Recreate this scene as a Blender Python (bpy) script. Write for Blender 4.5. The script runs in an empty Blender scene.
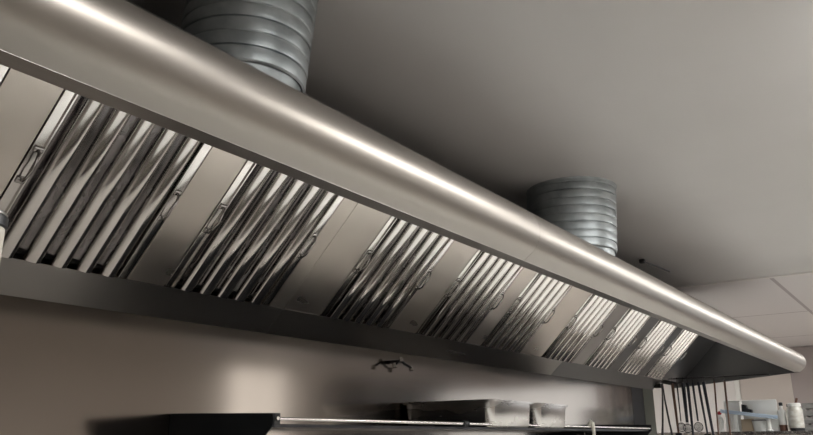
import bpy, bmesh, math, random
from mathutils import Vector, Matrix
random.seed(7)
S = bpy.context.scene
COL = S.collection
sin, cos, pi = math.sin, math.cos, math.pi

# ------------------------------------------------------------------ materials
def mat(name, color, rough=.5, metal=0.0, spec=.5, trans=0.0, emis=None, estr=0.0):
    m = bpy.data.materials.new(name); m.use_nodes = True
    b = m.node_tree.nodes['Principled BSDF']
    b.inputs['Base Color'].default_value = (*color, 1)
    b.inputs['Roughness'].default_value = rough
    b.inputs['Metallic'].default_value = metal
    b.inputs['Specular IOR Level'].default_value = spec
    b.inputs['Transmission Weight'].default_value = trans
    if emis:
        b.inputs['Emission Color'].default_value = (*emis, 1)
        b.inputs['Emission Strength'].default_value = estr
    return m

def vary(m, c1, c2, scale=(1, 1, 1), nscale=5, detail=4, lo=.35, hi=.65, r1=None, r2=None, bump=0, coord='Object'):
    """noise between two surface colours (wear, dirt, grain), optional roughness range and bump"""
    nt = m.node_tree; N = nt.nodes; L = nt.links; b = N['Principled BSDF']
    tc = N.new('ShaderNodeTexCoord'); mp = N.new('ShaderNodeMapping'); nz = N.new('ShaderNodeTexNoise')
    mp.inputs['Scale'].default_value = scale
    nz.inputs['Scale'].default_value = nscale; nz.inputs['Detail'].default_value = detail
    cr = N.new('ShaderNodeValToRGB')
    cr.color_ramp.elements[0].position = lo; cr.color_ramp.elements[0].color = (*c1, 1)
    cr.color_ramp.elements[1].position = hi; cr.color_ramp.elements[1].color = (*c2, 1)
    L.new(tc.outputs[coord], mp.inputs[0]); L.new(mp.outputs[0], nz.inputs['Vector'])
    L.new(nz.outputs['Fac'], cr.inputs[0]); L.new(cr.outputs[0], b.inputs['Base Color'])
    if r1 is not None:
        mr = N.new('ShaderNodeMapRange')
        mr.inputs['From Min'].default_value = .3; mr.inputs['From Max'].default_value = .7
        mr.inputs['To Min'].default_value = r1; mr.inputs['To Max'].default_value = r2
        L.new(nz.outputs['Fac'], mr.inputs[0]); L.new(mr.outputs[0], b.inputs['Roughness'])
    if bump:
        bp = N.new('ShaderNodeBump'); bp.inputs['Strength'].default_value = bump; bp.inputs['Distance'].default_value = .01
        L.new(nz.outputs['Fac'], bp.inputs['Height']); L.new(bp.outputs[0], b.inputs['Normal'])
    return m

def steel(name, c=(.60, .565, .53), r1=.22, r2=.38, scale=(.6, 12, 12), bump=.02, dirt=.82, nscale=3):
    m = mat(name, c, .3, 1.0)
    return vary(m, tuple(x*dirt for x in c), c, scale, nscale, 3, .3, .7, r1, r2, bump)

M = {}
M['hood'] = steel('brushed hood steel', (.36, .34, .325), .24, .30, (.5, 8, 8), .0, .92)
M['fascia'] = steel('fascia steel', (.36, .335, .305), .36, .40, (.4, 2, 2), .0, .96, 1)
M['lip'] = steel('shaded lip steel', (.42, .40, .385), .32, .42)
M['panel'] = steel('spacer panel steel', (.76, .70, .635), .26, .34, (1, 1, 1), .0, .9)
M['baffle'] = steel('polished baffle steel', (.86, .83, .80), .08, .14, (6, 1.5, 1.5), .0, .85, 4)
M['frame'] = steel('filter frame steel', (.80, .775, .75), .12, .22, (3, 2, 2), .015, .85, 4)
M['rear'] = steel('rear baffle steel, greasy', (.40, .375, .375), .16, .32, (4, 2, 2), .03, .5, 4)
M['soot'] = vary(mat('grease-blackened steel', (.03, .03, .03), .5, .3), (.012, .012, .013), (.05, .047, .045), (1, 1, 1), 20)
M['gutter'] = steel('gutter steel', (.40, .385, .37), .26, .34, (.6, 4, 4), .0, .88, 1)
M['shaded_end'] = steel('shade-darkened end steel', (.20, .20, .205), .32, .38, (1, 1, 1), .0, .94, 1)  # hood steel again, with the shade at the hood end put into its colour
M['wallsteel'] = steel('wall cladding steel', (.42, .38, .345), .11, .15, (1.2, 1, .5), .0, .92, 1.1)
M['duct'] = vary(mat('galvanised duct', (.42, .46, .475), .42, .85), (.33, .365, .38), (.50, .54, .55), (1, 1, 1), 14, 3, .3, .7, .36, .5)
M['ceil'] = vary(mat('ceiling paint', (.72, .71, .70), .8), (.69, .68, .67), (.74, .73, .72), (1, 1, 1), .8)
M['paint'] = mat('wall paint', (.48, .45, .42), .8)
M['darkwall'] = mat('darkened left wall', (.05, .05, .055), .5)  # dark colour put in so the pan sides mirror an unlit wall
M['creamwall'] = vary(mat('cream wall', (.64, .59, .55), .8), (.62, .57, .53), (.67, .62, .575), (1, 1, 1), 1)
M['greywall'] = mat('grey mauve wall', (.42, .375, .365), .8)
M['trimwhite'] = mat('white trim', (.80, .78, .76), .6)
M['black'] = vary(mat('black enamel', (.014, .016, .019), .35), (.011, .013, .016), (.02, .022, .025), (1, 1, 1), 6)
M['darksteel'] = vary(mat('dark cast steel', (.05, .05, .055), .35, .8), (.035, .035, .04), (.07, .07, .075), (1, 1, 1), 9)
M['utensil'] = mat('dark blue-grey utensil plastic', (.035, .04, .055), .4)
M['chrome'] = mat('rail chrome', (.80, .77, .74), .22, 1.0)
M['wire'] = mat('handle wire', (.45, .43, .42), .18, 1.0)
M['pan'] = steel('pan steel', (.68, .655, .63), .20, .34, (1, 1, 6), .02, .8)
M['cream'] = vary(mat('cream powder coat', (.70, .68, .60), .45), (.66, .64, .56), (.73, .71, .63), (1, 1, 1), 8)
M['laminate'] = mat('grey laminate worktop', (.70, .67, .62), .5)
M['white'] = mat('white plastic', (.82, .83, .80), .5)
M['blue'] = mat('pale blue plastic', (.50, .62, .76), .4)
M['olive'] = mat('grey-green post paint', (.17, .18, .155), .6)
M['brown'] = mat('brown plastic', (.13, .055, .035), .5)
M['red'] = mat('red plastic', (.35, .02, .03), .4)
M['wood'] = mat('brown handle', (.16, .085, .055), .5)
M['glass'] = vary(mat('jar glass, filled', (.62, .63, .58), .12), (.52, .50, .44), (.70, .71, .67), (1, 1, 2), 14)
M['beige'] = mat('beige carton', (.52, .42, .30), .6)
M['crate'] = vary(mat('grey crate', (.22, .22, .21), .5), (.17, .17, .165), (.27, .27, .26), (1, 1, 6), 9)
M['counter'] = steel('counter steel', (.62, .60, .58), .2, .3)
M['lampglow'] = mat('lamp diffuser', (.9, .9, .9), .5, emis=(1, .974, .945), estr=7.5)
M['daylight_side'] = mat('daylit side pane', (.9, .9, .9), .3, emis=(1, .95, .88), estr=.8)
M['daylight'] = mat('fill window pane', (.9, .9, .9), .3, emis=(.93, .97, 1.0), estr=.5)

def tiles(name, c1, c2, mortar, w, h, msize, rough=.5, loc=(0, 0, 0), off=0.0):
    m = mat(name, c1, rough); nt = m.node_tree; N = nt.nodes; L = nt.links; b = N['Principled BSDF']
    tc = N.new('ShaderNodeTexCoord'); mp = N.new('ShaderNodeMapping'); br = N.new('ShaderNodeTexBrick')
    mp.inputs['Location'].default_value = loc
    br.offset = off; br.inputs['Scale'].default_value = 1
    br.inputs['Color1'].default_value = (*c1, 1); br.inputs['Color2'].default_value = (*c2, 1)
    br.inputs['Mortar'].default_value = (*mortar, 1)
    br.inputs['Brick Width'].default_value = w; br.inputs['Row Height'].default_value = h
    br.inputs['Mortar Size'].default_value = msize
    L.new(tc.outputs['Object'], mp.inputs[0]); L.new(mp.outputs[0], br.inputs['Vector']); L.new(br.outputs['Color'], b.inputs['Base Color'])
    return m
M['floor'] = tiles('quarry tile floor', (.46, .43, .39), (.50, .465, .425), (.25, .23, .21), .3, .3, .008, .35)
M['ceiltile'] = tiles('ceiling tiles', (.76, .735, .735), (.78, .755, .75), (.50, .46, .47), 2.4, 1.2, .018, .85, (-.05+.0, -1.12, 0))

# ------------------------------------------------------------------ mesh helpers
def link(name, bm, m, parent=None, smooth=False, kind=None, mats=None):
    me = bpy.data.meshes.new(name)
    bmesh.ops.recalc_face_normals(bm, faces=bm.faces)
    bm.to_mesh(me); bm.free()
    o = bpy.data.objects.new(name, me); COL.objects.link(o)
    for k in (mats or [m]): me.materials.append(M[k])
    if smooth:
        me.polygons.foreach_set('use_smooth', [True]*len(me.polygons))
        try:
            me.set_sharp_from_angle(angle=math.radians(smooth if smooth is not True else 40))
        except Exception: pass
    if parent is not None: o.parent = parent
    if kind: o['kind'] = kind
    return o

def add_box(bm, x0, x1, y0, y1, z0, z1, bev=0.0, mi=0):
    v = [bm.verts.new((x, y, z)) for z in (z0, z1) for y in (y0, y1) for x in (x0, x1)]
    f = [(0, 1, 3, 2), (4, 6, 7, 5), (0, 4, 5, 1), (2, 3, 7, 6), (0, 2, 6, 4), (1, 5, 7, 3)]
    fs = [bm.faces.new([v[i] for i in q]) for q in f]
    for q in fs: q.material_index = mi
    if bev:
        es = list({e for q in fs for e in q.edges})
        bmesh.ops.bevel(bm, geom=es, offset=bev, segments=2, affect='EDGES', profile=.5)

def add_prism_x(bm, prof, x0, x1, closed=True):
    """extrude a YZ profile along X; closed -> solid with end caps, else an open sheet"""
    a = [bm.verts.new((x0, y, z)) for y, z in prof]; b = [bm.verts.new((x1, y, z)) for y, z in prof]
    n = len(prof)
    for i in range(n if closed else n-1):
        j = (i+1) % n
        bm.faces.new((a[i], a[j], b[j], b[i]))
    if closed:
        bm.faces.new(a[::-1]); bm.faces.new(b)

def thick(prof, t):
    """turn an open YZ polyline into a closed strip of thickness t (offset to its left)"""
    P = [Vector((y, z)) for y, z in prof]; off = []
    for i, p in enumerate(P):
        ns = []
        if i > 0: d = (p-P[i-1]).normalized(); ns.append(Vector((-d.y, d.x)))
        if i < len(P)-1: d = (P[i+1]-p).normalized(); ns.append(Vector((-d.y, d.x)))
        n = sum(ns, Vector((0, 0))); n.normalize()
        c = n.dot(ns[0]); off.append(p + n*(t/max(c, .3)))
    return [tuple(p) for p in P] + [tuple(p) for p in off[::-1]]

def add_tube(bm, pts, r, seg=10, caps=True, radii=None):
    pts = [Vector(p) for p in pts]; rings = []
    up = Vector((0, 0, 1))
    for i, p in enumerate(pts):
        d = (pts[min(i+1, len(pts)-1)] - pts[max(i-1, 0)]).normalized()
        a = d.cross(up)
        if a.length < .05: a = d.cross(Vector((1, 0, 0)))
        a.normalize(); b = d.cross(a).normalized()
        rr = radii[i] if radii else r
        rings.append([bm.verts.new(p + (a*cos(2*pi*k/seg) + b*sin(2*pi*k/seg))*rr) for k in range(seg)])
    for i in range(len(rings)-1):
        for k in range(seg):
            j = (k+1) % seg
            bm.faces.new((rings[i][k], rings[i][j], rings[i+1][j], rings[i+1][k]))
    if caps:
        bm.faces.new(rings[0][::-1]); bm.faces.new(rings[-1])

def add_lathe(bm, prof, cx=0, cy=0, seg=24, capb=True, capt=True):
    rings = [[bm.verts.new((cx + r*cos(2*pi*k/seg), cy + r*sin(2*pi*k/seg), z)) for k in range(seg)] for r, z in prof]
    for i in range(len(rings)-1):
        for k in range(seg):
            j = (k+1) % seg
            bm.faces.new((rings[i][k], rings[i][j], rings[i+1][j], rings[i+1][k]))
    if capb: bm.faces.new(rings[0][::-1])
    if capt: bm.faces.new(rings[-1])

def boxobj(name, m, parent, *a, bev=0.0, kind=None):
    bm = bmesh.new(); add_box(bm, *a, bev=bev); return link(name, bm, m, parent, kind=kind)

def empty(name, loc, label=None, cat=None, group=None, rot=None):
    o = bpy.data.objects.new(name, None); COL.objects.link(o); o.location = loc; o.empty_display_size = .1
    if rot: o.rotation_euler = rot
    if label: tag(o, label, cat, group)
    return o
def tag(o, label, cat, group=None):
    o['label'] = label; o['category'] = cat
    if group: o['group'] = group
    return o

# ------------------------------------------------------------------ the room
WY = 2.205         # back wall, clad in steel
CZ = 2.85          # ceiling
XE = 7.10          # where the back wall ends
XS = 7.19          # where the kitchen ceiling gives way to the tiled one
boxobj('floor', 'floor', None, -3, 14, -4.6, 6, -.1, 0, kind='structure')
boxobj('ceiling', 'ceil', None, -3, XS, -4.6, WY+.15, CZ, CZ+.12, kind='structure')
boxobj('ceiling', 'ceiltile', None, XS, 14, -4.6, 6, CZ+.012, CZ+.12, kind='structure')
boxobj('trim_1', 'trimwhite', None, XS, XS+.05, -4.5, 5.9, CZ-.012, CZ+.012, kind='structure')
boxobj('wall_back', 'paint', None, -3, XE, WY+.003, WY+.15, 0, CZ, kind='structure')
# steel cladding of the wall below the hood: sheets with butt joints
for i, (a, b) in enumerate(((-3, -.62), (-.617, 6.52))):
    boxobj('trim_%d' % (i+2), 'wallsteel', None, a, b, WY-.0015, WY+.003, .1, 2.70, kind='structure')
boxobj('trim_4', 'black', None, 6.523, 6.815, WY-.003, WY+.003, .1, 1.95, kind='structure')
boxobj('trim_5', 'olive', None, 6.817, XE, WY-.006, WY+.003, 0, 1.985, kind='structure')
boxobj('wall_left', 'darkwall', None, -3.15, -3, -4.6, WY+.15, 0, CZ, kind='structure')
boxobj('wall_end', 'creamwall', None, 13.49, 13.64, 1.98, 6, 0, CZ, kind='structure')
bm = bmesh.new()
add_box(bm, 13.5, 13.65, -.8, 1.98, 0, CZ); add_box(bm, 13.5, 13.65, -4.6, -4.2, 0, CZ); add_box(bm, 13.5, 13.65, -4.2, -.8, 0, 1.0); add_box(bm, 13.5, 13.65, -4.2, -.8, 2.45, CZ)
link('wall_right', bm, 'greywall', kind='structure')
bm = bmesh.new()
for q in ((-4.2, -4.15, 1, 2.45), (-.85, -.8, 1, 2.45), (-4.2, -.8, 1, 1.05), (-4.2, -.8, 2.4, 2.45), (-2.52, -2.48, 1, 2.45)):
    add_box(bm, 13.50, 13.56, q[0], q[1], q[2], q[3])
w = link('window_9', bm, 'trimwhite', kind='structure')  # unseen window, added to brighten the ceiling towards the right
boxobj('pane', 'daylight', w, 13.58, 13.59, -4.18, -.82, 1.02, 2.43)
boxobj('wall_far', 'creamwall', None, XE-.3, 14, 5.9, 6.05, 0, CZ, kind='structure')
boxobj('wall_partition', 'paint', None, XE-.3, XE-.15, WY+.15, 6, 0, CZ, kind='structure')
d1 = boxobj('white_panel_1', 'white', None, 13.44, 13.488, 2.75, 4.30, 0, 2.62, kind='structure')  # white panel added for the bright zone behind the utensils
boxobj('panel_leaf', 'trimwhite', d1, 13.425, 13.4395, 2.82, 3.50, .01, 2.55); boxobj('panel_leaf', 'trimwhite', d1, 13.425, 13.4395, 3.51, 4.22, .01, 2.55)
# opposite wall with windows (its daylight is what the steel reflects)
WX = [(8.1, 9.5)]
xs = [-3] + [v for w in WX for v in w] + [14]
bm = bmesh.new()
for i in range(0, len(xs), 2): add_box(bm, xs[i], xs[i+1], -4.75, -4.6, 0, CZ)
for a, b in WX:
    add_box(bm, a, b, -4.75, -4.6, 0, 1.0); add_box(bm, a, b, -4.75, -4.6, 2.65, CZ)
link('wall_front', bm, 'creamwall', kind='structure')
for i, (a, b) in enumerate(WX):
    bm = bmesh.new()
    for q in ((a, a+.05, 1, 2.65), (b-.05, b, 1, 2.65), (a, b, 1, 1.05), (a, b, 2.6, 2.65), ((a+b)/2-.025, (a+b)/2+.025, 1, 2.65)):
        add_box(bm, q[0], q[1], -4.66, -4.60, q[2], q[3])
    w = link('window_%d' % (i+1), bm, 'trimwhite', kind='structure')
    boxobj('pane', 'daylight_side', w, a+.02, b-.02, -4.69, -4.68, 1.02, 2.63)

# ------------------------------------------------------------------ the extractor hood
XL, XR = -1.2, 7.70
A = Vector((1.048, 2.0495)); C = Vector((.925, 2.142)); PK = Vector((1.750, 2.722))
def fillet(p0, c, p1, r, n=10):
    a = (p0-c).normalized(); b = (p1-c).normalized()
    half = a.angle(b)/2; t = r/math.tan(half)
    ctr = c + (a+b).normalized()*(r/sin(half))
    q0 = c+a*t; q1 = c+b*t
    a0 = math.atan2((q0-ctr).y, (q0-ctr).x); a1 = math.atan2((q1-ctr).y, (q1-ctr).x)
    d = (a1-a0+pi) % (2*pi) - pi
    return [tuple(ctr + Vector((cos(a0+d*k/n), sin(a0+d*k/n)))*r) for k in range(n+1)]
FOLD = fillet(A, C, PK, .088, 18)
hood = empty('extractor_hood', (0, 0, 0), 'long brushed stainless steel extractor hood mounted high on the kitchen wall', 'extractor hood')
hood.location = (0, 0, 0)
# front: fascia plate with rounded nose (three lengths butted together)
SEAMS = [XL, 2.176, 4.89, XR]
for i in range(3):
    bm = bmesh.new()
    prof = thick([tuple(A)] + FOLD, -.0016)
    add_prism_x(bm, prof, SEAMS[i] + (.0008 if i else 0), SEAMS[i+1] - (.0008 if i < 2 else 0))
    link('fascia', bm, 'fascia', hood, smooth=30)
bm = bmesh.new()   # lip: turned-under ledge with an upstand behind it
add_prism_x(bm, thick([(A.x, A.y-.0005), (1.092, 2.049), (1.092, 2.075)], .0016), XL, XR)
link('lip', bm, 'lip', hood)
bm = bmesh.new()   # sloped roof, flat top
add_prism_x(bm, thick([FOLD[-1], tuple(PK), (WY-.004, PK.y)], -.0016), XL, XR)
link('roof', bm, 'hood', hood)
bm = bmesh.new()   # inner lining between lip and filter head
add_prism_x(bm, thick([(1.0945, 2.075), (1.0945, 2.16), (1.66, 2.46), (1.70, 2.43)], .0016), XL+.01, XR-.01)
link('inner_lining', bm, 'gutter', hood)
# gutter below the filters, in three lengths with a visible joint
YB, ZB = 2.109, 2.002
for i, (a, b) in enumerate(((XL+.01, 2.1745), (2.1765, 4.89), (4.892, 7.10))):
    bm = bmesh.new()
    add_prism_x(bm, thick([(YB-.004, ZB-.003), (2.2015, 1.911)], .002), a, b)
    link('grease_gutter', bm, 'gutter' if i < 2 else 'shaded_end', hood)  # last length takes the shade-darkened copy of the steel
# end panels
EP = [tuple(A), *FOLD, tuple(PK), (WY-.004, PK.y), (WY-.004, 1.955), (2.12, 1.957)]
for x0, x1 in ((XR-.002, XR), (XL, XL+.002)):
    bm = bmesh.new(); add_prism_x(bm, [(y+(.0015 if y < 1.2 else 0), z) for y, z in EP], x0, x1); link('end_panel', bm, 'shaded_end', hood)
boxobj('back_plate', 'gutter', hood, 7.10, XR-.003, WY-.006, WY-.003, 1.985, PK.y-.004)
# small hook-shaped bracket where the gutter stops
bm = bmesh.new(); add_box(bm, 7.04, 7.098, 2.11, 2.17, 1.925, 1.965, bev=.005)
link('drain_bracket', bm, 'soot', hood)

# ------------------------------------------------------------------ baffle filters and spacer panels on the 45 degree plane
# local frame: x along the hood, y up the slope, z out of the face towards the room
ROT = Matrix(((1, 0, 0), (0, -.70711, -.70711), (0, .70711, -.70711)))
RE = ROT.to_euler()
def slope_empty(name, x, *a, **k):
    e = empty(name, (x, YB, ZB), *a, **k); e.rotation_euler = RE; return e
FW, FL = .49, .56
def arc_channel(bm, xc, w, d, y0, y1, zc, n=12, t=.0012, flip=1, power=.55):
    """curved sheet channel running up the slope, convex towards the room"""
    out = []; inn = []
    for k in range(n+1):
        a = pi*k/n
        c, s = cos(a), sin(a)
        out.append((xc - w/2*c, zc + flip*d*(s**power)))
        inn.append((xc - (w/2-t)*c, zc + flip*(d-t)*(s**power) - flip*t*.2))
    prof = out + inn[::-1]
    a_ = [bm.verts.new((x, y0, z)) for x, z in prof]; b_ = [bm.verts.new((x, y1, z)) for x, z in prof]
    m = len(prof)
    for i in range(m):
        j = (i+1) % m; bm.faces.new((a_[i], a_[j], b_[j], b_[i]))
    for i in range(n):
        bm.faces.new((a_[i], a_[i+1], a_[m-2-i], a_[m-1-i])); bm.faces.new((b_[i], b_[i+1], b_[m-2-i], b_[m-1-i]))

def make_filter(x, label):
    f = slope_empty('baffle_filter', x, label, 'grease filter', 'baffle filters under the hood')
    bm = bmesh.new()
    # side rails (stepped channel), head rail, foot rail, back mesh edge
    for s in (0, 1):
        x0 = 0 if s == 0 else FW-.034
        add_box(bm, x0+.001, x0+.033, .004, FL, -.012, .004, bev=.002)
        xi = x0+.030 if s == 0 else x0-.001
        add_box(bm, xi, xi+.005, .004, FL, -.03, .009, bev=.001)
    add_box(bm, .034, FW-.034, FL-.02, FL, -.03, .004)
    link('frame', bm, 'frame', f, smooth=30)
    bm = bmesh.new(); add_box(bm, .034, FW-.034, .004, .016, -.045, -.022)
    link('foot_rail', bm, 'soot', f)
    p = (FW-.078)/5
    for k in range(5):
        bm = bmesh.new()
        arc_channel(bm, .052+p*(k+.5), .052, .021, .002, FL-.018, -.010)
        link('baffle', bm, 'baffle', f, smooth=60)
    for k in range(6):
        bm = bmesh.new(); xc = .052+p*k; w = .052 if 0 < k < 5 else .028
        if k == 0: xc += .000
        if k == 5: xc -= .012
        arc_channel(bm, xc, w, .018, .020, FL-.020, -.012, flip=-1)
        link('rear_baffle', bm, 'rear', f, smooth=60)
    for xc in (.018, FW-.018):   # folding wire bail handle with its two clips
        bm = bmesh.new()
        y0, y1 = .245, .345
        pts = [(xc, y0, .004), (xc, y0+.004, .018), (xc, y0+.02, .026), (xc+.004*(1 if xc < .2 else -1), (y0+y1)/2, .028), (xc, y1-.02, .026), (xc, y1-.004, .018), (xc, y1, .004)]
        add_tube(bm, pts, .0042, 8)
        for yy in (y0, y1):
            add_box(bm, xc-.013, xc+.013, yy-.009, yy+.009, .002, .011, bev=.002)
        link('handle', bm, 'wire', f, smooth=50)
    return f
FX = [.325, .961, 1.600, 2.394, 3.106, 3.757, 4.550, 5.250, 5.941, 6.597]
FLAB = ['baffle filter cut off by the left edge of the picture, at the hood start',
        'largest fully visible baffle filter, blackened at its foot, nearest the viewer',
        'baffle filter with five bright tubes, left of the jointed spacer panel',
        'baffle filter just right of the jointed spacer panel, with curved reflections',
        'baffle filter right of the narrow glossy spacer, fourth whole one from left',
        'baffle filter with a black lower half, above the right-hand steel pan',
        'baffle filter in the middle of the far half, right of the wide plain spacer',
        'third baffle filter from the hood end, pale with fine ribs',
        'second to last baffle filter, just before the one at the hood end',
        'last and smallest baffle filter, beside the dark end of the hood']
def copy_tree(o, parent=None):
    c = o.copy(); COL.objects.link(c); c.parent = parent
    for ch in list(o.children): copy_tree(ch, c)
    return c
f0 = make_filter(FX[1], FLAB[1])
for i, x in enumerate(FX):
    f = f0 if i == 1 else copy_tree(f0)
    f.location.x = x; f['label'] = FLAB[i]
# spacer panels between the filters
SLAB = ['wide steel spacer panel between the cut-off filter and the largest filter',
        'plain steel spacer panel between the two nearest whole filters',
        'wide steel spacer panel with a vertical joint, right of the second whole filter',
        'glossy steel spacer panel with a warm reflection, fourth from left',
        'narrow dark spacer panel left of the filter with the black lower half',
        'wide plain spacer panel in the middle of the hood',
        'spacer panel right of the far middle filter, with a dark smear at its foot',
        'narrow dark spacer panel third from the hood end',
        'narrowest dark spacer panel, just left of the last filter',
        'dark blank panel closing the hood between the last filter and its end']
for i in range(10):
    a = FX[i]+FW+.003; b = (FX[i+1]-.003) if i < 9 else XR-.006
    bm = bmesh.new()
    def sheet(x0, x1):
        add_box(bm, x0, x1, .001, FL, -.012, .003, bev=.0015)
    if i == 2: sheet(a, 2.1745); sheet(2.1762, b)
    else: sheet(a, b)
    bmesh.ops.translate(bm, verts=bm.verts, vec=(-a, 0, 0))
    o = link('spacer_panel', bm, 'panel' if i < 6 else ('gutter' if i < 7 else 'shaded_end')); o.location = (a, YB, ZB); o.rotation_euler = RE  # panels are darkened by colour towards the hood end
    tag(o, SLAB[i], 'spacer panel', 'spacer panels between the filters')

# ------------------------------------------------------------------ ducts
def duct(x, y, r, label, k_lean=.07):
    def lean(bm):      # the flexible pipe leans slightly along the hood
        for v in bm.verts:      # cut off where the pipe meets the hood roof
            yy = y + v.co.y
            zr = (PK.y if yy > PK.x else PK.y - (PK.x-yy)*.715) - .008 - 2.40
            if v.co.z < zr: v.co.z = zr
        for v in bm.verts: v.co.x += .57*k_lean*(v.co.z-.25); v.co.y -= .82*k_lean*(v.co.z-.25)
    d = empty('exhaust_duct', (x, y, 2.40), label, 'duct', 'ribbed ducts above the hood')
    z0 = PK.y - (PK.x-(y-r))*.715 - .02 - 2.40
    bm = bmesh.new(); top = CZ-2.40-.001
    prof = []; z = z0+.075; k = 0
    prof.append((r-.006, z0+.07))
    while z < top-.05:
        g = .006 if k % 2 == 0 else .003
        prof += [(r, z), (r+.0015, z+.010), (r, z+.034), (r-.0005, z+.037), (r-g, z+.0395), (r-g, z+.0425), (r, z+.045)]
        z += .0445; k += 1
    prof += [(r, top-.004), (r+.004, top)]
    add_lathe(bm, prof, seg=72, capb=False, capt=False)
    lean(bm); link('ribbed_pipe', bm, 'duct', d, smooth=35)
    bm = bmesh.new(); add_lathe(bm, [(r-.011, z0), (r-.011, z0+.074)], seg=72, capb=False, capt=False)
    lean(bm); link('collar', bm, 'duct', d, smooth=35)
    return d
duct(1.42, 1.575, .196, 'large dark grey ribbed duct cut by the top edge, nearest the viewer', .10)
duct(3.895, 1.575, .249, 'pale grey ribbed duct further along the hood, wholly in view')
# thin conduit with its box on the ceiling beyond the second duct
cn = empty('ceiling_conduit', (5.86, 1.80, CZ-.02), 'thin dark pipe with a small box on the ceiling above the far hood', 'conduit')
boxobj('junction_box', 'darksteel', cn, -.02, .02, -.02, .02, -.012, .019, bev=.004)
bm = bmesh.new(); add_tube(bm, [(.02, 0, .010), (.56, -.05, .010)], .006, 8); link('pipe', bm, 'darksteel', cn, smooth=50)

# ------------------------------------------------------------------ fire suppression nozzle under the gutter
nz = empty('spray_nozzle', (3.03, 2.198, 1.86), 'small twin spray nozzle on the dark wall just under the hood', 'nozzle')
bm = bmesh.new(); add_tube(bm, [(0, 0, 0), (0, -.05, .0)], .009, 10); link('stem', bm, 'darksteel', nz, smooth=50)
bm = bmesh.new(); add_tube(bm, [(0, -.05, .008), (.03, -.055, -.008), (.085, -.06, -.026)], .006, 8); link('arm', bm, 'darksteel', nz, smooth=50)
bm = bmesh.new(); add_tube(bm, [(0, -.05, .008), (-.03, -.055, -.010), (-.055, -.06, -.022)], .006, 8); link('arm', bm, 'darksteel', nz, smooth=50)
for x, z in ((.085, -.028), (-.055, -.024), (0, .008)):
    bm = bmesh.new(); add_tube(bm, [(x, -.055, z+.012), (x, -.06, z-.010)], .011, 10, radii=[.008, .012]); link('tip', bm, 'chrome', nz, smooth=50)

# ------------------------------------------------------------------ wall shelf with rail and brackets
sh = empty('wall_shelf', (1.74, WY-.002, 1.55), 'dark steel wall shelf with a pale rail along its front, under the hood', 'shelf')
boxobj('shelf_board', 'darksteel', sh, .004, 3.68, -.468, -.002, -.012, -.002)
def bracket(x, m):
    bm = bmesh.new()
    prof = [(-.001, .040), (-.49, .030), (-.49, -.006), (-.10, -.39), (-.001, -.39)]
    add_prism_x(bm, prof, x, x+.004); link('bracket', bm, m, sh)
bracket(0, 'black'); bracket(3.682, 'black')
bm = bmesh.new()
for q in ((.004, .030, -.492, -.4885, -.008, .030), (.004, .030, -.488, -.465, .0265, .030), (.004, .030, -.488, -.465, -.008, -.005), (.004, .0055, -.4885, -.465, -.005, .0265)):
    add_box(bm, *q)
link('rail_socket', bm, 'soot', sh)
bm = bmesh.new(); add_tube(bm, [(.012, -.4945, .014), (.012, -.501, .014)], .006, 10); link('bolt', bm, 'chrome', sh, smooth=50)
bm = bmesh.new(); add_tube(bm, [(.03, -.485, .013), (3.66, -.485, .006)], .0058, 12); link('rail', bm, 'chrome', sh, smooth=50)
bm = bmesh.new()
for x in (1.155, 1.168, 1.181):
    add_tube(bm, [(x-.0035, -.485, .0108), (x+.0035, -.485, .0108)], .013, 12)
link('rail_clamp', bm, 'black', sh, smooth=50)
# cream strip hooked over the rail
bm = bmesh.new()
add_tube(bm, [(0, .010, -.012), (0, .010, .012), (0, 0, .0215), (0, -.010, .014), (.002, -.012, -.03), (.004, -.012, -.14)], .011, 8)
o = link('hanging_hook', bm, 'cream', smooth=50); o.location = (4.335, 1.718, 1.5655)
tag(o, 'small cream hook hung over the shelf rail, right of the steel pans', 'hook')

def pan(x0, x1, label):
    """stainless gastronorm pan, hollow, with rolled rim"""
    p = empty('steel_pan', ((x0+x1)/2, 1.945, 1.5485), label, 'pan', 'steel pans on the wall shelf')
    w = (x1-x0)/2; d = .252; h = .121; t = .012
    bm = bmesh.new()
    def ring(ww, dd, z, r=.04, n=5):
        pts = []
        for cx, cy, a0 in ((ww-r, dd-r, 0), (-ww+r, dd-r, 90), (-ww+r, -dd+r, 180), (ww-r, -dd+r, 270)):
            for k in range(n+1):
                a = math.radians(a0+90*k/n); pts.append(bm.verts.new((cx+r*cos(a), cy+r*sin(a), z)))
        return pts
    R = [ring(w-.022, d-.022, 0), ring(w-.016, d-.016, .008), ring(w-.008, d-.008, h-.006), ring(w, d, h-.002), ring(w+.001, d+.001, h-.010), ring(w+.003, d+.003, h-.010), ring(w+.003, d+.003, h+.001), ring(w-.011, d-.011, h), ring(w-.020, d-.020, .012), ring(w-.028, d-.028, .005)]
    for i in range(len(R)-1):
        n = len(R[i])
        for k in range(n):
            j = (k+1) % n; bm.faces.new((R[i][k], R[i][j], R[i+1][j], R[i+1][k]))
    bm.faces.new(R[0][::-1]); bm.faces.new(R[-1])
    link('body', bm, 'pan', p, smooth=40)
    return p
pan(3.105, 3.555, 'larger steel pan on the wall shelf, its long side in dark shade')
pan(3.600, 3.985, 'steel pan on the wall shelf, right-hand one of the two')

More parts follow.
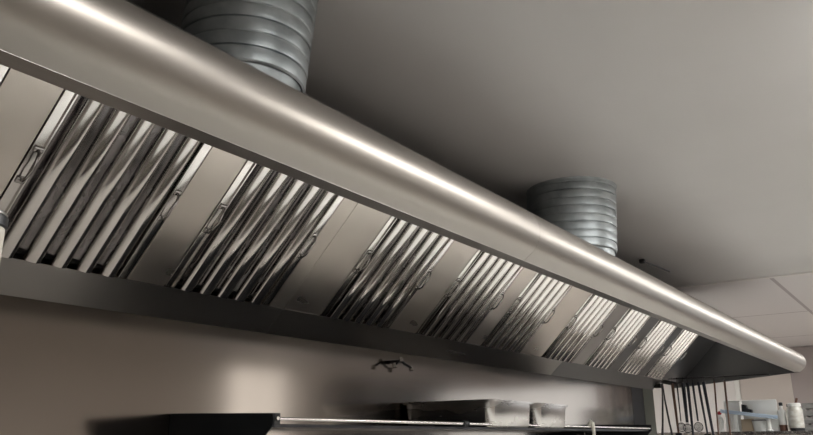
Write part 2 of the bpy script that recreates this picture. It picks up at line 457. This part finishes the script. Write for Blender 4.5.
# ------------------------------------------------------------------ utensil rail and utensils at the hood end
rl = empty('utensil_rail', (7.26, 1.85, 2.02), 'thin steel rail carrying the utensils below the dark hood end', 'rail')
bm = bmesh.new(); add_tube(bm, [(0, .33, -.008), (0, -.62, -.008)], .005, 10); link('rod', bm, 'darksteel', rl, smooth=50)
for y in (.31, -.60):
    bm = bmesh.new(); add_tube(bm, [(0, y, -.008), (.045, y, .0), (.086, y, .012)], .005, 8); link('rail_mount', bm, 'darksteel', rl, smooth=50)
import math as _m
ZR = 2.012
def hook_pts(x0=0):
    # S-hook over the rod, rod axis at the origin
    return [(x0+.009, 0, -.004), (x0+.007, 0, .007), (x0, 0, .010), (x0-.008, 0, .004), (x0-.009, 0, -.02), (x0-.004, 0, -.045)]
def utensil(name, y, lean, lab, cat, hm, kind, length=.47, hw=.006):
    u = empty(name, (7.26, y, ZR), lab, cat, 'utensils hanging on the rail')
    bm = bmesh.new(); add_tube(bm, hook_pts(), .0025, 6); link('hook', bm, 'wire', u, smooth=50)
    L = Vector((0, lean, -length)); 
    def P(t, dx=0, dy=0): return (-.004+dx, lean*t+dy, -.04-length*t)
    if kind == 'tongs':
        for s in (-1, 1):
            bm = bmesh.new(); add_tube(bm, [P(0, 0, s*.004), P(.3, 0, s*.010), P(.75, 0, s*.030), P(1.0, 0, s*.044), P(1.06, 0, s*.036)], .006, 8, radii=[.006, .008, .009, .012, .007])
            link('arm', bm, hm, u, smooth=50)
    else:
        bm = bmesh.new(); add_tube(bm, [P(0), P(.5), P(1.0)], hw, 8, radii=[hw*1.15, hw, hw*.8]); link('handle', bm, hm, u, smooth=50)
        x, yy, z = P(1.0)
        bm = bmesh.new()
        if kind == 'ladle':
            prof = [(.001, -.045), (.018, -.041), (.030, -.026), (.034, -.004), (.032, -.004), (.028, -.025), (.017, -.038), (.001, -.042)]
            add_lathe(bm, prof, seg=20, capb=False, capt=False)
            bmesh.ops.translate(bm, verts=bm.verts, vec=(x-.033, yy, z+.01)); link('bowl', bm, 'darksteel', u, smooth=50)
        elif kind == 'spatula':
            add_box(bm, x-.002, x+.001, yy-.028, yy+.028, z-.11, z, bev=.001); link('blade', bm, 'darksteel', u)
        elif kind == 'whisk':
            for k in range(6):
                a = pi*k/6
                add_tube(bm, [(x+cos(a)*r_, yy+sin(a)*r_, z+h_) for r_, h_ in ((.006, .01), (.022, -.04), (.030, -.09), (.022, -.125), (0, -.14), (-.022, -.125), (-.030, -.09), (-.022, -.04), (-.006, .01))], .0015, 5)
            link('wires', bm, 'chrome', u, smooth=50)
        elif kind == 'skimmer':
            for k in range(7):
                q = -.033+.011*k; h = _m.sqrt(max(.038**2-q*q, 0))
                add_tube(bm, [(x, yy+q, z-.05-h), (x-.012, yy+q, z-.05), (x, yy+q, z-.05+h)], .0022, 5)
                add_tube(bm, [(x, yy-h, z-.05+q), (x-.012, yy, z-.05+q), (x, yy+h, z-.05+q)], .0022, 5)
            add_tube(bm, [(x, yy+.039*cos(2*pi*k/20), z-.05+.039*sin(2*pi*k/20)) for k in range(21)], .003, 6)
            link('basket', bm, 'darksteel', u, smooth=50)
    return u
# ------------------------------------------------------------------ camera
f_px, yaw, pitch, roll = 756.37, .606383, .284729, -.008111
F = Vector((cos(yaw)*cos(pitch), sin(yaw)*cos(pitch), sin(pitch))); R0 = Vector((sin(yaw), -cos(yaw), 0)); U0 = R0.cross(F)
R = R0*cos(roll)+U0*sin(roll); U = U0*cos(roll)-R0*sin(roll)
cam = bpy.data.cameras.new('camera'); co = bpy.data.objects.new('camera', cam); COL.objects.link(co)
cam.sensor_width = 36; cam.lens = f_px/813*36; cam.clip_start = .05
co.matrix_world = Matrix(((R.x, U.x, -F.x, 0), (R.y, U.y, -F.y, 0), (R.z, U.z, -F.z, 1.5), (0, 0, 0, 1)))
S.camera = co

utensil('tongs', 2.155, .0, 'pair of dark tongs hanging open at the left end of the rail', 'tongs', 'darksteel', 'tongs', .46)
utensil('spatula', 2.062, -.01, 'brown-handled spatula hanging directly right of the tongs', 'spatula', 'wood', 'spatula', .44, .012)
utensil('skimmer', 2.020, .0, 'thin wire skimmer hanging close behind the brown-handled spatula', 'skimmer', 'darksteel', 'skimmer', .34, .006)
utensil('skimmer', 1.965, .0, 'skimmer with a wide dark handle and meshed basket, in the dense left group', 'skimmer', 'utensil', 'skimmer', .35, .016)
utensil('ladle', 1.925, .0, 'dark ladle hanging directly right of the wide-handled skimmer', 'ladle', 'utensil', 'ladle', .47, .012)
utensil('skimmer', 1.880, -.01, 'dark skimmer with shiny basket in the middle of the rail', 'skimmer', 'utensil', 'skimmer', .34, .009)
utensil('spatula', 1.830, -.03, 'dark spatula leaning slightly, left of the thick slanting ladle', 'spatula', 'utensil', 'spatula', .45, .010)
utensil('ladle', 1.785, -.035, 'thick dark ladle hanging at the strongest slant', 'ladle', 'utensil', 'ladle', .48, .013)
utensil('ladle', 1.690, .02, 'thin brown-handled ladle, second from the right end of the rail', 'ladle', 'wood', 'ladle', .50, .007)
utensil('spatula', 1.604, .005, 'brown-handled spatula hanging alone at the right end of the rail', 'spatula', 'wood', 'spatula', .50, .008)

# ------------------------------------------------------------------ far serving counter and what stands on it
CX = 8.6; CT = 1.545
sc_ = empty('serving_gantry', (CX, 1.6, 0), 'steel serving gantry shelf in the room beyond the hood', 'counter')
boxobj('top_shelf', 'counter', sc_, -.25, .30, -1.35, 1.3, CT-.04, CT, bev=.004)
boxobj('lower_shelf', 'counter', sc_, -.25, .30, -1.35, 1.3, .86, .90, bev=.004)
for x in (-.22, .27):
    for y in (-1.3, 0, 1.25):
        bm = bmesh.new(); add_tube(bm, [(x, y, 0), (x, y, CT-.04)], .02, 12); link('leg', bm, 'counter', sc_, smooth=50)

def place(name, y, x, label, cat, group=None): return empty(name, (x, y, CT), label, cat, group)
b = place('storage_box', 1.865, 8.70, 'small white lidded box, left of the white board', 'box')
boxobj('box_body', 'white', b, -.08, .08, -.078, .078, .001, .30, bev=.01); boxobj('lid', 'white', b, -.083, .083, -.082, .082, .301, .315, bev=.005)
bm = bmesh.new(); add_box(bm, -.012, .012, -.165, .165, .001, .312, bev=.006)
o = link('chopping_board', bm, 'white'); o.location = (8.62, 1.595, CT); tag(o, 'white chopping board standing upright on the far counter', 'chopping board')
t_ = place('food_tray', 1.675, 8.44, 'pale blue and white tray raised on a white stand in front of the board', 'tray')
bm = bmesh.new(); add_box(bm, -.10, .10, -.25, .25, 0, .012, bev=.004); add_box(bm, -.10, -.092, -.25, .25, .012, .035, bev=.002); add_box(bm, .092, .10, -.25, .25, .012, .035, bev=.002)
bmesh.ops.rotate(bm, verts=bm.verts, cent=(0, 0, 0), matrix=Matrix.Rotation(math.radians(8), 3, 'X')); bmesh.ops.translate(bm, verts=bm.verts, vec=(0, 0, .150))
link('tray', bm, 'blue', t_)
bm = bmesh.new(); add_lathe(bm, [(.035, .001), (.035, .01), (.026, .02), (.026, .165)], 0, .135, 16); link('stand', bm, 'white', t_, smooth=40)
bm = bmesh.new(); add_lathe(bm, [(.035, .001), (.035, .01), (.018, .02), (.018, .125)], 0, -.18, 16); link('stand', bm, 'white', t_, smooth=40)
c_ = place('carton', 1.715, 8.56, 'beige carton half hidden below the pale tray', 'carton')
boxobj('carton_body', 'beige', c_, -.04, .04, -.055, .055, .001, .12, bev=.004); boxobj('flap', 'beige', c_, -.041, .041, -.056, .0, .1205, .124)
c2 = place('plastic_tub', 1.60, 8.52, 'white plastic tub with a grey lid, under the tray', 'tub')
bm = bmesh.new(); add_lathe(bm, [(.055, .001), (.066, .10)], 0, 0, 20); link('tub_body', bm, 'white', c2, smooth=40)
bm = bmesh.new(); add_lathe(bm, [(.070, .1005), (.070, .112), (.06, .116)], 0, 0, 20); link('lid', bm, 'crate', c2, smooth=40)
d_ = place('tape_dispenser', 1.71, 8.56, 'small black dispenser lying on the counter behind the tray', 'dispenser')
bm = bmesh.new(); add_prism_x(bm, [(.045, .16), (-.05, .16), (-.05, .215), (-.01, .225), (.0, .262), (.04, .268)], -.03, .03); link('body', bm, 'black', d_)
k_ = place('squeeze_bottle', 1.948, 8.42, 'small white bottle with a red stopper at the left end of the pale tray', 'bottle')
bm = bmesh.new(); add_lathe(bm, [(.030, .001), (.030, .13), (.012, .15), (.012, .168)], 0, 0, 14); link('bottle_body', bm, 'white', k_, smooth=50)
bm = bmesh.new(); add_lathe(bm, [(.016, .1685), (.022, .185), (.014, .200), (.004, .204)], 0, 0, 14); link('stopper_cap', bm, 'red', k_, smooth=50)
g = 'jars on the far counter'
j = place('sauce_bottle', 1.392, 8.60, 'slim white bottle with a brown foot, beside the white board', 'bottle')
bm = bmesh.new(); add_lathe(bm, [(.036, .001), (.038, .06)], 0, 0, 20); link('base', bm, 'brown', j, smooth=40)
bm = bmesh.new(); add_lathe(bm, [(.037, .0605), (.037, .19), (.016, .215), (.016, .245)], 0, 0, 20); link('bottle_body', bm, 'white', j, smooth=40)
bm = bmesh.new(); add_lathe(bm, [(.019, .2455), (.019, .275), (.012, .28)], 0, 0, 16); link('cap', bm, 'black', j, smooth=40)
j = place('glass_jar', 1.315, 8.72, 'plain pale glass jar between the slim bottle and the dark-based jar', 'jar', g)
bm = bmesh.new(); add_lathe(bm, [(.050, .001), (.055, .01), (.055, .20), (.042, .225), (.042, .235)], 0, 0, 20); link('jar_body', bm, 'glass', j, smooth=40)
bm = bmesh.new(); add_lathe(bm, [(.046, .2355), (.046, .262), (.04, .266)], 0, 0, 20); link('lid', bm, 'black', j, smooth=40)
j = place('glass_jar', 1.262, 8.55, 'wide glass jar with a dark base and a white lid', 'jar', g)
bm = bmesh.new(); add_lathe(bm, [(.066, .001), (.068, .028)], 0, 0, 24); link('base', bm, 'black', j, smooth=40)
bm = bmesh.new(); add_lathe(bm, [(.067, .0285), (.070, .04), (.070, .20), (.056, .225), (.056, .235)], 0, 0, 24); link('jar_body', bm, 'glass', j, smooth=40)
bm = bmesh.new(); add_lathe(bm, [(.060, .2355), (.060, .262), (.05, .267)], 0, 0, 24); link('lid', bm, 'white', j, smooth=40)
cr_ = place('storage_crate', 1.065, 8.72, 'grey slatted crate at the right edge of the picture', 'crate')
bm = bmesh.new()
for z in (.0, .07, .14, .21): add_box(bm, -.15, .15, -.16, .13, z+.001, z+.055, bev=.004)
for x in (-.14, .14):
    for y in (-.15, .12): add_box(bm, x-.012, x+.012, y-.012, y+.012, .001, .26)
link('slatted_body', bm, 'crate', cr_)
kn = place('knife', 1.30, 8.83, 'dark knife handle sticking up behind the glass jars', 'knife')
bm = bmesh.new(); add_box(bm, -.001, .001, -.02, .02, .001, .20); link('blade', bm, 'chrome', kn)
bm = bmesh.new(); add_tube(bm, [(0, 0, .20), (0, -.012, .27), (0, -.03, .325)], .012, 8); link('handle', bm, 'brown', kn, smooth=50)

# ------------------------------------------------------------------ pale post with dark cap at the left edge
po = empty('corner_post', (.452, 1.0, 0), 'cream round post with a dark cap at the left picture edge', 'post')
bm = bmesh.new(); add_lathe(bm, [(.040, .012), (.040, 1.768)], 0, 0, 32); link('tube', bm, 'cream', po, smooth=40)
bm = bmesh.new(); add_lathe(bm, [(.041, 1.768), (.0425, 1.770), (.0425, 1.782), (.041, 1.784)], 0, 0, 32); link('cap', bm, 'black', po, smooth=30)
bm = bmesh.new(); add_lathe(bm, [(.041, 1.7845), (.041, 1.787), (.036, 1.791)], 0, 0, 32); link('cap_ring', bm, 'gutter', po, smooth=30)
bm = bmesh.new(); add_lathe(bm, [(.07, .0), (.07, .008), (.045, .012)], 0, 0, 32); link('foot', bm, 'black', po, smooth=30)

# ------------------------------------------------------------------ cooking line below the hood and work table opposite (unseen, added for the steel to reflect)
RL = [(4.45, 'black range below the middle of the hood'), (5.60, 'black range below the far part of the hood')]
for x, lab in RL:
    r = empty('cooking_range', (x, 1.65, 0), lab, 'range', 'ranges below the hood')
    boxobj('body', 'black', r, .0, 1.12, -.38, .50, .12, .86, bev=.01)
    boxobj('hob', 'black', r, .0, 1.12, -.40, .50, .861, .90, bev=.006)
    boxobj('oven_door', 'black', r, .10, 1.02, -.405, -.381, .22, .68, bev=.006)
    bm = bmesh.new(); add_tube(bm, [(.2, -.44, .62), (.92, -.44, .62)], .012, 10); add_tube(bm, [(.22, -.44, .62), (.22, -.405, .62)], .008, 8); add_tube(bm, [(.9, -.44, .62), (.9, -.405, .62)], .008, 8)
    link('oven_handle', bm, 'chrome', r, smooth=50)
    for xx in (.05, 1.07):
        for yy in (-.33, .45):
            bm = bmesh.new(); add_tube(bm, [(xx, yy, 0), (xx, yy, .12)], .02, 10); link('leg', bm, 'darksteel', r, smooth=50)
    for xx in (.3, .82):
        for yy in (-.18, .27):
            bm = bmesh.new(); add_lathe(bm, [(.12, .9005), (.12, .92), (.10, .925)], xx, yy, 20); link('burner', bm, 'black', r, smooth=40)
for x, w_, lab in ((-.3, 4.70, 'unseen pale-topped counter added as a reflector below the near half of the hood'), (6.77, 1.5, 'unseen pale-topped counter added as a reflector below the far end of the hood')):
    r = empty('reflector_counter', (x, 1.65, 0), lab, 'counter', 'counters below the hood')  # unseen, its pale top added to brighten the lower filter reflections
    boxobj('worktop', 'laminate', r, 0, w_, -.33, .50, .861, .90, bev=.006)
    boxobj('carcass', 'counter', r, .01, w_-.01, -.29, .50, .10, .86)
    n = 4
    for k in range(n):
        a = .015+(w_-.03)*k/n; b_ = .015+(w_-.03)*(k+1)/n-.006
        dr = boxobj('door', 'counter', r, a, b_, -.31, -.291, .12, .84, bev=.003)
        bm = bmesh.new(); add_tube(bm, [(b_-.05, -.335, .6), (b_-.05, -.335, .76)], .007, 8); add_tube(bm, [(b_-.05, -.335, .62), (b_-.05, -.31, .62)], .005, 8); add_tube(bm, [(b_-.05, -.335, .74), (b_-.05, -.31, .74)], .005, 8)
        link('handle', bm, 'chrome', dr, smooth=50)
    boxobj('plinth', 'black', r, .03, w_-.03, -.12, .46, 0, .099)
T = empty('reflector_table', (4.3, .60, 0), 'unseen long white-topped table added for bright reflections in the filters', 'table')  # unseen, added so the upper filters mirror something bright
boxobj('table_top', 'white', T, -3.6, 3.6, -.44, .45, .86, .90, bev=.005)
boxobj('under_shelf', 'counter', T, -3.5, 3.5, -.33, .33, .28, .30, bev=.004)
for x in (-3.5, 0, 3.5):
    for y in (-.36, .36):
        bm = bmesh.new(); add_tube(bm, [(x, y, 0), (x, y, .86)], .02, 10); link('leg', bm, 'counter', T, smooth=50)
FR = empty('reflected_fridge', (9.2, -2.4, 0), 'unseen tall black double-door fridge added for the dark reflection in the wall', 'fridge')  # unseen, added for the dark patch mirrored in the wall cladding
boxobj('cabinet', 'black', FR, -.95, .95, -.38, .35, .08, 2.3, bev=.01)
for a, b_ in ((-.94, -.003), (.003, .94)): boxobj('door', 'black', FR, a, b_, .351, .39, .12, 2.26, bev=.006)
for a in (-.05, .05):
    bm = bmesh.new(); add_tube(bm, [(a, .39, .8), (a, .42, .82), (a, .42, 1.3), (a, .39, 1.32)], .01, 8); link('handle', bm, 'chrome', FR, smooth=50)
for a in (-.6, .6):
    for c in (-.33, .30):
        bm = bmesh.new(); add_tube(bm, [(a, c, 0), (a, c, .08)], .02, 8); link('foot', bm, 'darksteel', FR, smooth=50)

# ------------------------------------------------------------------ ceiling lamps outside the picture
LP = [(1.05, -.50, .75, 'first ceiling lamp panel of the row, nearest the viewer'), (3.15, -.50, 1.3, 'second ceiling lamp panel of the row'),
      (5.5, -.50, 1.1, 'third ceiling lamp panel of the row'), (8.0, -.50, 1.3, 'ceiling lamp panel before the serving gantry'), (10.6, -.50, 1.5, 'ceiling lamp panel over the far room'), (10.2, 3.6, 1.6, 'ceiling lamp panel beyond the end of the back wall')]
for i, (x, y, ln, lab) in enumerate(LP):
    l = empty('ceiling_lamp', (x, y, CZ-.06), lab, 'lamp', 'ceiling lamps')
    boxobj('housing', 'trimwhite', l, -ln/2-.02, ln/2+.02, -.47, .47, .02, .059, bev=.004)
    boxobj('diffuser', 'lampglow', l, -ln/2, ln/2, -.45, .45, -.01, .019, bev=.004)

# ------------------------------------------------------------------ world and colour
w = bpy.data.worlds.new('world'); S.world = w; w.use_nodes = True
w.node_tree.nodes['Background'].inputs[0].default_value = (.75, .82, .95, 1); w.node_tree.nodes['Background'].inputs[1].default_value = .6
S.view_settings.view_transform = 'Standard'; S.view_settings.look = 'None'; S.view_settings.gamma = 1; S.view_settings.use_curve_mapping = False
S.view_settings.exposure = 0.9
S.cycles.use_denoising = True
S.cycles.max_bounces = 10
S.cycles.caustics_reflective = True
S.cycles.sample_clamp_indirect = 6
